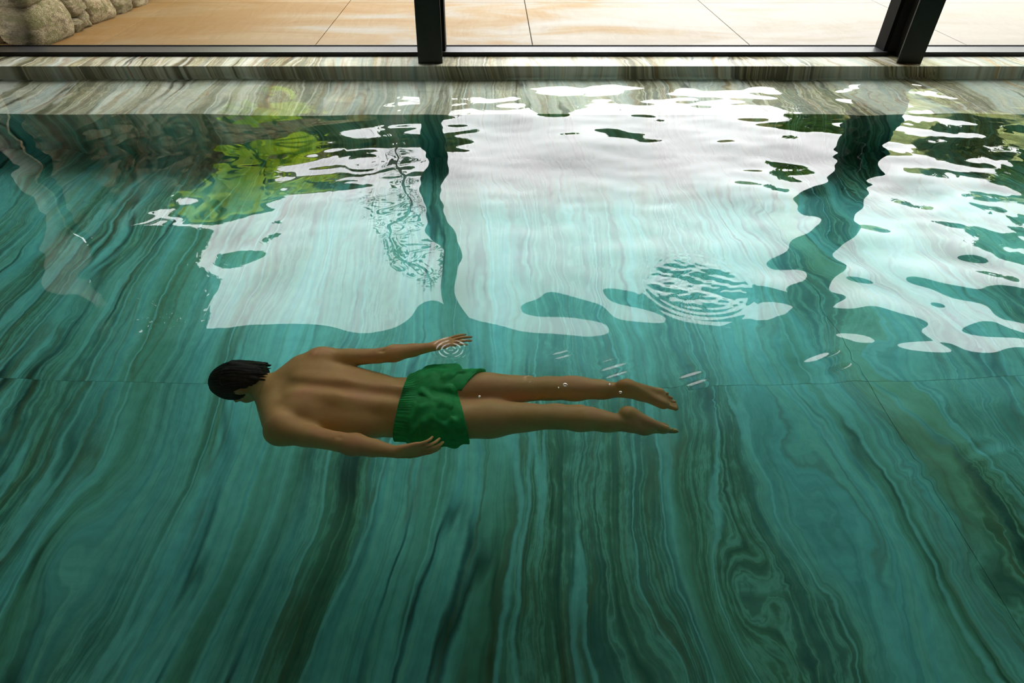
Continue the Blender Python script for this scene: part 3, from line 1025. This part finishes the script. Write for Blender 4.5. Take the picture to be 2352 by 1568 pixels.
def vert_normals(V, F):
    n = np.cross(V[F[:, 2]] - V[F[:, 0]], V[F[:, 3]] - V[F[:, 1]])
    N = np.zeros_like(V)
    for c in range(4):
        for a in range(3):
            N[:, a] += np.bincount(F[:, c], n[:, a], minlength=len(V))
    return N / (np.linalg.norm(N, axis=1)[:, None] + 1e-12)

def net_object(name, V, F, mat, parent=None):
    me = bpy.data.meshes.new(name)
    me.vertices.add(len(V)); me.vertices.foreach_set('co', V.astype(np.float32).ravel())
    me.loops.add(F.size); me.loops.foreach_set('vertex_index', F.ravel().astype(np.int32))
    me.polygons.add(len(F)); me.polygons.foreach_set('loop_start', np.arange(0, F.size, 4, dtype=np.int32))
    me.polygons.foreach_set('loop_total', np.full(len(F), 4, dtype=np.int32))
    me.update(calc_edges=True)
    me.polygons.foreach_set('use_smooth', np.ones(len(F), dtype=bool))
    me.materials.append(mat)
    return link(bpy.data.objects.new(name, me), parent)

U = under
TRUNK_ST = [(622, 905, -.205, .062, .064), (640, 905, -.20, .100, .074), (662, 905, -.195, .158, .090), (695, 907, -.19, .192, .106), (745, 913, -.188, .193, .116),
            (800, 921, -.192, .180, .114), (850, 927, -.20, .164, .103), (900, 931, -.205, .155, .096), (945, 933, -.202, .160, .099), (990, 934, -.197, .168, .106), (1030, 934, -.197, .155, .095)]
trunk_rows = []
for px, py, z, a, b in TRUNK_ST:
    p = U(px, py, z)
    trunk_rows.append((p[0], p[1], p[2], a, b))

# joints
SH_F, EL_F, WR_F = U(738, 822, -.150), U(872, 815, -.115), U(992, 796, -.070)
SH_N, EL_N, WR_N = U(648, 988, -.150), U(776, 1013, -.100), U(908, 1037, -.100)
HIP_F, KN_F, AN_F = U(1000, 897, -.195), U(1262, 890, -.175), U(1446, 895, -.150)
HIP_N, KN_N, AN_N = U(1000, 967, -.200), U(1278, 954, -.185), U(1452, 973, -.185)
HEAD = U(556, 876, -.212)
HS = 1.07

def unit(v):
    v = np.array(v, float)
    return v / np.linalg.norm(v)

def add_hand(f, wrist, tip_dir, palm_n, side, spread=0.16, curl=(0.25, 0.35, 0.3), size=1.0):
    """Palm, four jointed fingers of unequal length and a thumb from the side of the palm.
    tip_dir: wrist to fingers; palm_n: direction the palm faces; side: unit vector towards the thumb."""
    d = unit(tip_dir); n = unit(palm_n - d * np.dot(palm_n, d)); s = unit(np.cross(d, n)) * side
    S = size
    k0 = wrist + d * 0.085 * S
    # palm: four metacarpal rays fused
    base = []
    for i, off in enumerate((0.030, 0.010, -0.010, -0.029)):
        root = wrist + d * 0.012 * S + s * off * 0.55 * S
        kn = wrist + d * (0.088, 0.093, 0.088, 0.079)[i] * S + s * off * S
        f.cone(root, kn, 0.0150 * S, 0.0115 * S, 0.012)
        base.append(kn)
    f.cone(wrist + d * 0.02 * S + s * 0.012, wrist + d * 0.055 * S + s * 0.026 * S + n * 0.006, 0.015 * S, 0.012 * S, 0.012)
    for i, kn in enumerate(base):
        ln = (0.044, 0.049, 0.045, 0.035)[i] * S
        a = (0.5 - i / 3.0) * 2 * spread
        dd = unit(d * math.cos(a) + s * math.sin(a))
        p = kn
        ang = 0.0
        r = (0.0094, 0.0096, 0.0092, 0.0082)[i] * S
        for j in range(3):
            ang += curl[j] * (1.0 + 0.12 * i)
            q = p + (dd * math.cos(ang) + n * math.sin(ang)) * ln * (1.0, 0.66, 0.5)[j]
            f.cone(p, q, r * (1.0, 0.93, 0.86)[j], r * (0.93, 0.86, 0.74)[j], 0.003)
            p = q
    # thumb
    p = wrist + d * 0.030 * S + s * 0.026 * S + n * 0.004
    t1 = p + unit(d * 0.75 + s * 0.62 + n * 0.35) * 0.040 * S
    t2 = t1 + unit(d * 0.92 + s * 0.28 + n * 0.3) * 0.030 * S
    t3 = t2 + unit(d * 0.98 + s * 0.05 + n * 0.2) * 0.024 * S
    f.cone(p, t1, 0.0135 * S, 0.0108 * S, 0.008)
    f.cone(t1, t2, 0.0105 * S, 0.0098 * S, 0.003)
    f.cone(t2, t3, 0.0098 * S, 0.0078 * S, 0.003)

def add_foot(f, ankle, toe_dir, sole_n, inner, L=0.245):
    """ankle: joint; toe_dir: heel to toes; sole_n: way the sole faces; inner: towards the big toe."""
    d = unit(toe_dir); n = unit(sole_n - d * np.dot(sole_n, d)); s = unit(np.cross(d, n))
    if np.dot(s, inner) < 0: s = -s
    heel = ankle - d * 0.030 + n * 0.042
    f.ell(heel, (0.040, 0.030, 0.034), 0.022, np.stack([d, s, n], 1))
    ball_in, ball_out = ankle + d * 0.140 + n * 0.030 + s * 0.026, ankle + d * 0.118 + n * 0.034 - s * 0.030
    arch = ankle + d * 0.05 + n * 0.004
    f.cone(ankle, arch, 0.036, 0.033, 0.02)
    f.cone(arch, ball_in, 0.032, 0.021, 0.02)
    f.cone(heel, ball_out, 0.028, 0.018, 0.022)
    f.cone(heel, ball_in, 0.024, 0.019, 0.022)
    f.cone(ball_in, ball_out, 0.020, 0.017, 0.014)
    mid = 0.5 * (ball_in + ball_out)
    for i in range(5):
        t = i / 4.0
        b = ball_in * (1 - t) + ball_out * t + d * 0.010 * math.sin(math.pi * t)
        ln = (0.050, 0.048, 0.043, 0.036, 0.029)[i]
        r = (0.0125, 0.0088, 0.0084, 0.0080, 0.0076)[i]
        dd = unit(d + s * (0.10 - 0.16 * t))
        q = b + dd * ln * 0.6 - n * 0.002
        e = b + dd * ln * 1.05 + n * 0.007
        f.cone(b, q, r * 1.05, r * 0.92, 0.004)
        f.cone(q, e, r * 0.95, r * 1.02, 0.003)

def sculpt_body():
    f = Field((-1.30, 1.48, -0.47), (0.86, 2.50, -0.005), 0.0042)
    f.trunk(trunk_rows, 0.02)
    def along(i, t=0.0):
        return np.array(trunk_rows[i][:3])
    up = np.array([0, 0, 1.0])
    # back muscles: trapezius, shoulder blades, lats, the two columns beside the spine
    nape = U(612, 902, -.20)
    for S, sgn in ((SH_F, 1), (SH_N, -1)):
        acr = S + np.array([-0.01, -sgn * 0.02, 0.03])
        f.cone(nape + np.array([0.03, sgn * 0.03, 0.0]), acr, 0.055, 0.055, 0.05)
        bl = U(706, 907, -.188) + np.array([0, sgn * 0.098, 0.070])
        Rz = np.array([[math.cos(0.35 * sgn), -math.sin(0.35 * sgn), 0], [math.sin(0.35 * sgn), math.cos(0.35 * sgn), 0], [0, 0, 1]])
        f.ell(bl, (0.082, 0.058, 0.040), 0.035, Rz)
        lat0 = U(740, 913, -.188) + np.array([0, sgn * 0.150, 0.010])
        lat1 = U(860, 929, -.20) + np.array([0, sgn * 0.120, 0.010])
        f.cone(lat0, lat1, 0.060, 0.045, 0.04)
        f.chain([U(690, 907, -.188) + np.array([0, sgn * 0.044, 0.080]), U(780, 918, -.19) + np.array([0, sgn * 0.042, 0.084]), U(880, 930, -.203) + np.array([0, sgn * 0.042, 0.070]), U(950, 934, -.2) + np.array([0, sgn * 0.034, 0.068])], [0.016, 0.021, 0.024, 0.020], 0.05)
        # glutes, hip
        gl = U(1010, 934, -.197) + np.array([0.0, sgn * 0.078, 0.045])
        f.ell(gl, (0.115, 0.085, 0.078), 0.04)
    # shoulders drawn up towards the ears
    f.cone(U(628, 912, -.205), U(640, 968, -.185), 0.062, 0.060, 0.05)
    f.cone(U(632, 892, -.200), U(690, 838, -.170), 0.058, 0.056, 0.05)
    # spine furrow
    f.cone(U(668, 906, -.19) + np.array([0, 0, 0.123]), U(800, 920, -.19) + np.array([0, 0, 0.130]), 0.004, 0.010, 0.045, sub=True)
    f.cone(U(800, 920, -.19) + np.array([0, 0, 0.130]), U(920, 932, -.203) + np.array([0, 0, 0.108]), 0.010, 0.010, 0.045, sub=True)
    # legs
    def leg(Hp, K, A, sgn, toe, sole, inner):
        f.chain([Hp, Hp + (K - Hp) * 0.45, K], [0.094, 0.080, 0.055], 0.04)
        f.cone(Hp + (K - Hp) * 0.3 + up * 0.016, Hp + (K - Hp) * 0.75 + up * 0.012, 0.060, 0.046, 0.04)   # hamstrings
        cal = K + (A - K) * 0.30 + up * 0.016
        f.chain([K, K + (A - K) * 0.30, K + (A - K) * 0.65, A], [0.053, 0.055, 0.043, 0.034], 0.03)
        f.ell(cal + np.array([0, sgn * -0.012, 0]), (0.10, 0.036, 0.040), 0.03)
        f.ell(cal + np.array([-0.005, sgn * 0.018, 0]), (0.10, 0.032, 0.038), 0.03)
        f.cone(K + (A - K) * 0.6 + up * 0.022, A + up * 0.026, 0.020, 0.015, 0.02)     # Achilles
        add_foot(f, A, toe, sole, inner)
    leg(HIP_F, KN_F, AN_F, 1, U(1572, 936, -.235) - AN_F, np.array([0.45, -0.32, 1.0]), np.array([0, -1.0, 0]))
    leg(HIP_N, KN_N, AN_N, -1, U(1572, 1014, -.275) - AN_N, np.array([0.75, 0.85, 0.6]), np.array([0, 1.0, -0.4]))
    core = (f.lo.copy(), f.h, f.d.copy())
    # arms
    def arm(S, E, W, sgn, hand_dir, palm, side, curl, spread):
        d = unit(E - S)
        f.ell(S + np.array([0, sgn * 0.008, 0.0]), (0.066, 0.058, 0.060), 0.035)
        f.cone(S, S + (E - S) * 0.45, 0.056, 0.050, 0.030)
        f.cone(S + (E - S) * 0.45, E, 0.050, 0.040, 0.008)
        f.cone(S + (E - S) * 0.25 + up * 0.010, S + (E - S) * 0.62 + up * 0.010, 0.040, 0.034, 0.012)   # triceps
        f.ell(E + up * 0.012 - d * 0.004, (0.030, 0.026, 0.026), 0.012)
        fd = unit(W - E)
        f.chain([E, E + (W - E) * 0.28, E + (W - E) * 0.62, W], [0.041, 0.049, 0.037, 0.026], 0.012, flat=(np.array([0, 0, 1.0]), 0.92))
        f.ell(E + up * 0.046 + d * 0.012, (0.014, 0.007, 0.010), 0.010, sub=True)
        add_hand(f, W, hand_dir, palm, side, spread, curl)
    arm(SH_F, EL_F, WR_F, 1, U(1062, 776, -.075) - WR_F, np.array([0.0, -0.25, -0.95]), 1, (0.10, 0.15, 0.12), 0.15)
    arm(SH_N, EL_N, WR_N, -1, U(1006, 1026, -.120) - WR_N, np.array([0.0, 0.9, -0.28]), -1, (0.15, 0.28, 0.25), 0.045)
    # neck and head: crown to -X, face down and a little towards the near side
    crown = unit((-0.97, -0.04, 0.06)); face = unit(np.array((-0.12, -0.30, -0.95)) - crown * np.dot((-0.12, -0.30, -0.95), crown)); lat = np.cross(crown, face)
    R = np.stack([crown, lat, face], 1)
    def H(c, l, fc): return HEAD + (crown * c + lat * l + face * fc) * HS
    f.cone(H(-0.03, 0, -0.02), U(640, 905, -.20), 0.060, 0.068, 0.03)
    f.ell(H(0.022, 0, -0.012), np.array((0.100, 0.076, 0.094)) * HS, 0.02, R)
    f.ell(H(-0.030, 0, 0.040), np.array((0.078, 0.062, 0.058)) * HS, 0.03, R)          # face mass
    f.cone(H(-0.082, 0.018, 0.070), H(-0.082, -0.018, 0.070), 0.022, 0.022, 0.025)   # chin
    for sg in (1, -1):
        f.cone(H(-0.045, sg * 0.056, 0.005), H(-0.085, sg * 0.022, 0.065), 0.018, 0.017, 0.02)   # jaw
        f.ell(H(0.012, sg * 0.034, 0.074), np.array((0.012, 0.026, 0.012)) * HS, 0.012, R)              # brow
        f.ell(H(-0.006, sg * 0.032, 0.092), np.array((0.014, 0.019, 0.014)) * HS, 0.010, R, sub=True)   # eye socket
        f.ell(H(-0.006, sg * 0.032, 0.074), np.array((0.0115, 0.0125, 0.0115)) * HS, 0.003, R)          # eye
        f.ell(H(-0.028, sg * 0.042, 0.070), np.array((0.022, 0.020, 0.018)) * HS, 0.015, R)             # cheek
        f.ell(H(-0.012, sg * 0.079, -0.006), np.array((0.030, 0.010, 0.019)) * HS, 0.006, R)            # ear
        f.ell(H(-0.010, sg * 0.089, -0.003), np.array((0.017, 0.005, 0.009)) * HS, 0.004, R, sub=True)
    f.cone(H(0.004, 0, 0.086), H(-0.034, 0, 0.108), 0.008, 0.013, 0.012)   # nose
    f.cone(H(-0.062, 0.020, 0.090), H(-0.062, -0.020, 0.090), 0.008, 0.008, 0.006)   # lips
    f.cone(H(-0.070, 0.016, 0.089), H(-0.070, -0.016, 0.089), 0.007, 0.007, 0.005)
    f.cone(H(-0.066, 0.024, 0.100), H(-0.066, -0.024, 0.100), 0.002, 0.002, 0.003, sub=True)
    V, F = f.net()
    V = relax(V, F, 3, 0.5)
    return V, F, (R, H, crown, lat, face), core

bV, bF, (HR, Hpt, h_crown, h_lat, h_face), body_core = sculpt_body()
body_org = np.array([trunk_rows[4][0], trunk_rows[4][1], -0.31])
person = empty('person', tuple(body_org))
def adopt(o):
    o.parent = person
    o.matrix_parent_inverse = Matrix.Translation(-Vector(person.location))
    return o
adopt(net_object('body', bV, bF, M_SKIN))

def sculpt_hair():
    c = Hpt(0, 0, 0)
    f = Field(c - 0.19, c + 0.19, 0.0032)
    f.ell(Hpt(0.022, 0, -0.013), np.array((0.110, 0.086, 0.103)) * HS, 0.02, HR)
    f.ell(Hpt(-0.040, 0, -0.045), np.array((0.062, 0.066, 0.055)) * HS, 0.03, HR)
    # keep the scalp: cut away face, ears and neck
    f.ell(Hpt(-0.066, 0, 0.118), np.array((0.100, 0.125, 0.085)) * HS, 0.012, HR, sub=True)
    for sg in (1, -1):
        f.ell(Hpt(-0.050, sg * 0.108, 0.020), np.array((0.034, 0.034, 0.036)) * HS, 0.012, HR, sub=True)
    f.ell(Hpt(-0.156, 0, 0.0), np.array((0.040, 0.14, 0.14)) * HS, 0.015, HR, sub=True)
    g = random.Random(3)
    # wet locks lying back towards the nape and lifting at the edge
    for i in range(46):
        a = g.uniform(-1.25, 1.25)
        st = Hpt(g.uniform(0.0, 0.06), math.sin(a) * 0.074, -math.cos(a) * 0.094 - 0.012)
        en = Hpt(g.uniform(-0.095, -0.06), math.sin(a) * (0.074 + g.uniform(0, 0.012)), -math.cos(a) * (0.085 + g.uniform(-0.004, 0.012)) - 0.012)
        f.cone(st, en, 0.013, 0.0035, 0.006)
    for l, o_ in ((0.045, 0.012), (0.060, 0.020), (0.03, 0.006), (-0.01, 0.0)):
        f.cone(Hpt(-0.05, l, -0.075), Hpt(-0.108, l + o_, -0.078), 0.012, 0.0028, 0.006)
    V, F = f.net()
    V = relax(V, F, 1, 0.5)
    N = vert_normals(V, F)
    loc = (V - c) @ HR
    st = np.array([mnoise.noise(Vector((float(p[0] * 14), float(math.atan2(p[1], -p[2]) * 16), 0.0))) + 0.6 * mnoise.noise(Vector((float(p[0] * 22), float(math.atan2(p[1], -p[2]) * 38), 4.0))) for p in loc])
    V = V + N * (st * 0.0030)[:, None]
    return V, F
hV, hF = sculpt_hair()
hair = adopt(net_object('hair', hV, hF, M_HAIR))
hair['label'] = 'short dark wet hair'

def sculpt_shorts():
    f = Field((-0.50, 1.52, -0.40), (0.06, 2.30, -0.02), 0.0034)
    rows = [r for r in trunk_rows if r[0] > trunk_rows[6][0] - 0.05]
    f.trunk(rows, 0.02, 0.012)
    for sgn in (1, -1):
        gl = U(1010, 934, -.197) + np.array([0.0, sgn * 0.080, 0.045])
        f.ell(gl, (0.125, 0.096, 0.090), 0.04)
    KF = HIP_F + (KN_F - HIP_F) * 0.50 + np.array([0, 0.010, 0.004])
    KN = HIP_N + (KN_N - HIP_N) * 0.50 + np.array([0, -0.012, 0.0])
    legs = []
    X = f.ax[0][:, None, None]; Y = f.ax[1][None, :, None]; Z = f.ax[2][None, None, :]
    body = f.d.copy()
    out = body
    def leg_cone(a, b, ra, rb):
        ba = b - a; L = ba @ ba
        t = np.clip(((X - a[0]) * ba[0] + (Y - a[1]) * ba[1] + (Z - a[2]) * ba[2]) / L, -0.1, 1.3)
        r = np.sqrt((X - a[0] - t * ba[0]) ** 2 + (Y - a[1] - t * ba[1]) ** 2 + (Z - a[2] - t * ba[2]) ** 2)
        # gathers running down the leg
        ang = np.arctan2(Z - a[2] - t * ba[2], Y - a[1] - t * ba[1])
        ruff = 0.0050 * np.sin(ang * 6 + 2.0 * t) * np.clip(t, 0, 1) + 0.003 * np.sin(ang * 11 + 5 * t)
        return r - (ra + (rb - ra) * t) - ruff
    hemF = U(1092, 880, -.17); nF = unit((0.86, -0.48, 0.06))
    hemN = U(1068, 968, -.18); nN = unit((0.97, 0.22, 0.06))
    dF = leg_cone(HIP_F, KF, 0.110, 0.100)
    dN = leg_cone(HIP_N, KN, 0.112, 0.106)
    k = 0.025
    def smin(p, q, k):
        h = np.clip(0.5 + 0.5 * (p - q) / k, 0, 1)
        return p * (1 - h) + q * h - k * h * (1 - h)
    # the cloth never dips inside the hips and thighs it covers
    lo, hh, bd = body_core
    ii = [(ax - l_) / hh for ax, l_ in zip(f.ax, lo)]
    i0 = [np.clip(np.floor(v).astype(int), 0, bd.shape[n_] - 2) for n_, v in enumerate(ii)]
    fr = [np.clip(v - w, 0, 1) for v, w in zip(ii, i0)]
    def take(di, dj, dk): return bd[np.ix_(i0[0] + di, i0[1] + dj, i0[2] + dk)]
    gx, gy, gz = fr[0][:, None, None], fr[1][None, :, None], fr[2][None, None, :]
    skin = sum(take(i, j, l) * (gx if i else 1 - gx) * (gy if j else 1 - gy) * (gz if l else 1 - gz) for i in (0, 1) for j in (0, 1) for l in (0, 1))
    cap = X - (U(1040, 934, -.2)[0])
    out = np.maximum(body, cap)
    out = smin(smin(out, dF, k), dN, k)
    wide = out
    w0 = U(922, 932, -.2); nw = unit((-0.99, 0.10, 0.04))
    waist = (X - w0[0]) * nw[0] + (Y - w0[1]) * nw[1] + (Z - w0[2]) * nw[2]
    # cloth folds: broad crumples away from the elastic waist
    fx, fy, fz = X, Y, Z
    fold = 0.0062 * np.sin(46 * fx + 30 * fy + 2.2 * np.sin(24 * fy + 11 * fz)) + 0.0048 * np.sin(70 * fy - 34 * fx + 20 * fz + 1.7 * np.sin(30 * fx)) + 0.0032 * np.sin(95 * fx + 60 * fz + 2 * np.sin(40 * fy))
    ease = np.clip((-waist - 0.03) / 0.06, 0, 1)
    out = out - fold * ease
    out = np.minimum(out, skin - 0.0095)
    ymid = U(1060, 916, -.18)[1]
    cut = np.where(Y > ymid, (X - hemF[0]) * nF[0] + (Y - hemF[1]) * nF[1] + (Z - hemF[2]) * nF[2], (X - hemN[0]) * nN[0] + (Y - hemN[1]) * nN[1] + (Z - hemN[2]) * nN[2])
    shell = np.maximum(out, -(skin - 0.0012))
    shell = np.maximum(np.maximum(shell, waist), cut)
    f.d = shell.astype(np.float32)
    # fluttering tuck of loose cloth on the far hip
    f.cone(U(985, 848, -.155), U(1045, 846, -.15), 0.022, 0.030, 0.03)
    f.cone(U(985, 846, -.15), U(998, 838, -.135), 0.012, 0.004, 0.015)
    V, F = f.net()
    V = relax(V, F, 2, 0.5)
    N = vert_normals(V, F)
    dist = -((V - w0) @ nw)
    c0 = np.array([w0[0], w0[1], w0[2]])
    ang = np.arctan2(V[:, 2] - c0[2], V[:, 1] - c0[1])
    gather = 0.0034 * np.sin(ang * 62 + 2.0 * np.sin(ang * 9)) * np.clip(1 - dist / 0.065, 0, 1) * (dist > 0.004)
    V = V + N * gather[:, None]
    return V, F
sV, sF = sculpt_shorts()
shorts = adopt(net_object('swim_shorts', sV, sF, M_SHORTS))
shorts['label'] = 'green swim shorts with gathered elastic waist'
tag(person, 'swimmer in green shorts gliding face down under water, arms along the body', 'person')

# ------------------------------------------------------------------ air bubbles resting under the surface
M_BUBBLE = None
def bubble_material():
    k = NT('air_bubble')
    g = k.n('ShaderNodeBsdfGlossy'); g.inputs['Roughness'].default_value = 0.02
    g.inputs['Color'].default_value = (0.95, 0.96, 0.96, 1)
    t = k.n('ShaderNodeBsdfTransparent')
    lw = k.n('ShaderNodeLayerWeight'); lw.inputs['Blend'].default_value = 0.35
    mx = k.n('ShaderNodeMixShader')
    k.l(k.math('MULTIPLY_ADD', lw.outputs['Facing'], 0.85, 0.12), mx.inputs[0])
    k.l(t.outputs[0], mx.inputs[1]); k.l(g.outputs[0], mx.inputs[2])
    k.l(mx.outputs[0], k.out.inputs['Surface'])
    return k.m
M_BUBBLE = bubble_material()
bm_ = bmesh.new()
bmesh.ops.create_uvsphere(bm_, u_segments=16, v_segments=10, radius=1.0)
for v_ in bm_.verts:
    v_.co.z = v_.co.z * (0.62 if v_.co.z > 0 else 0.45)
BUB = bpy.data.meshes.new('bubble'); bm_.to_mesh(BUB); bm_.free()
BUB.polygons.foreach_set('use_smooth', [True] * len(BUB.polygons)); BUB.materials.append(M_BUBBLE)
for px, py, r_, lab in ((1298, 884, 0.011, 'largest round air bubble over the far calf of the swimmer'),
                        (1425, 901, 0.0075, 'white air bubble over the far ankle of the swimmer'),
                        (1400, 883, 0.0055, 'small white air bubble above the far shin, left of the ankle bubble'),
                        (1101, 911, 0.0065, 'air bubble by the hem of the shorts between the thighs'),
                        (1283, 890, 0.004, 'tiny air bubble just left of the largest bubble')):
    p_ = on_plane(px, py, 0.001)
    o_ = link(bpy.data.objects.new('air_bubble', BUB))
    o_.location = (p_[0], p_[1], 0.001); o_.scale = (r_, r_, r_)
    tag(o_, lab, 'bubble', 'air bubbles over the legs')
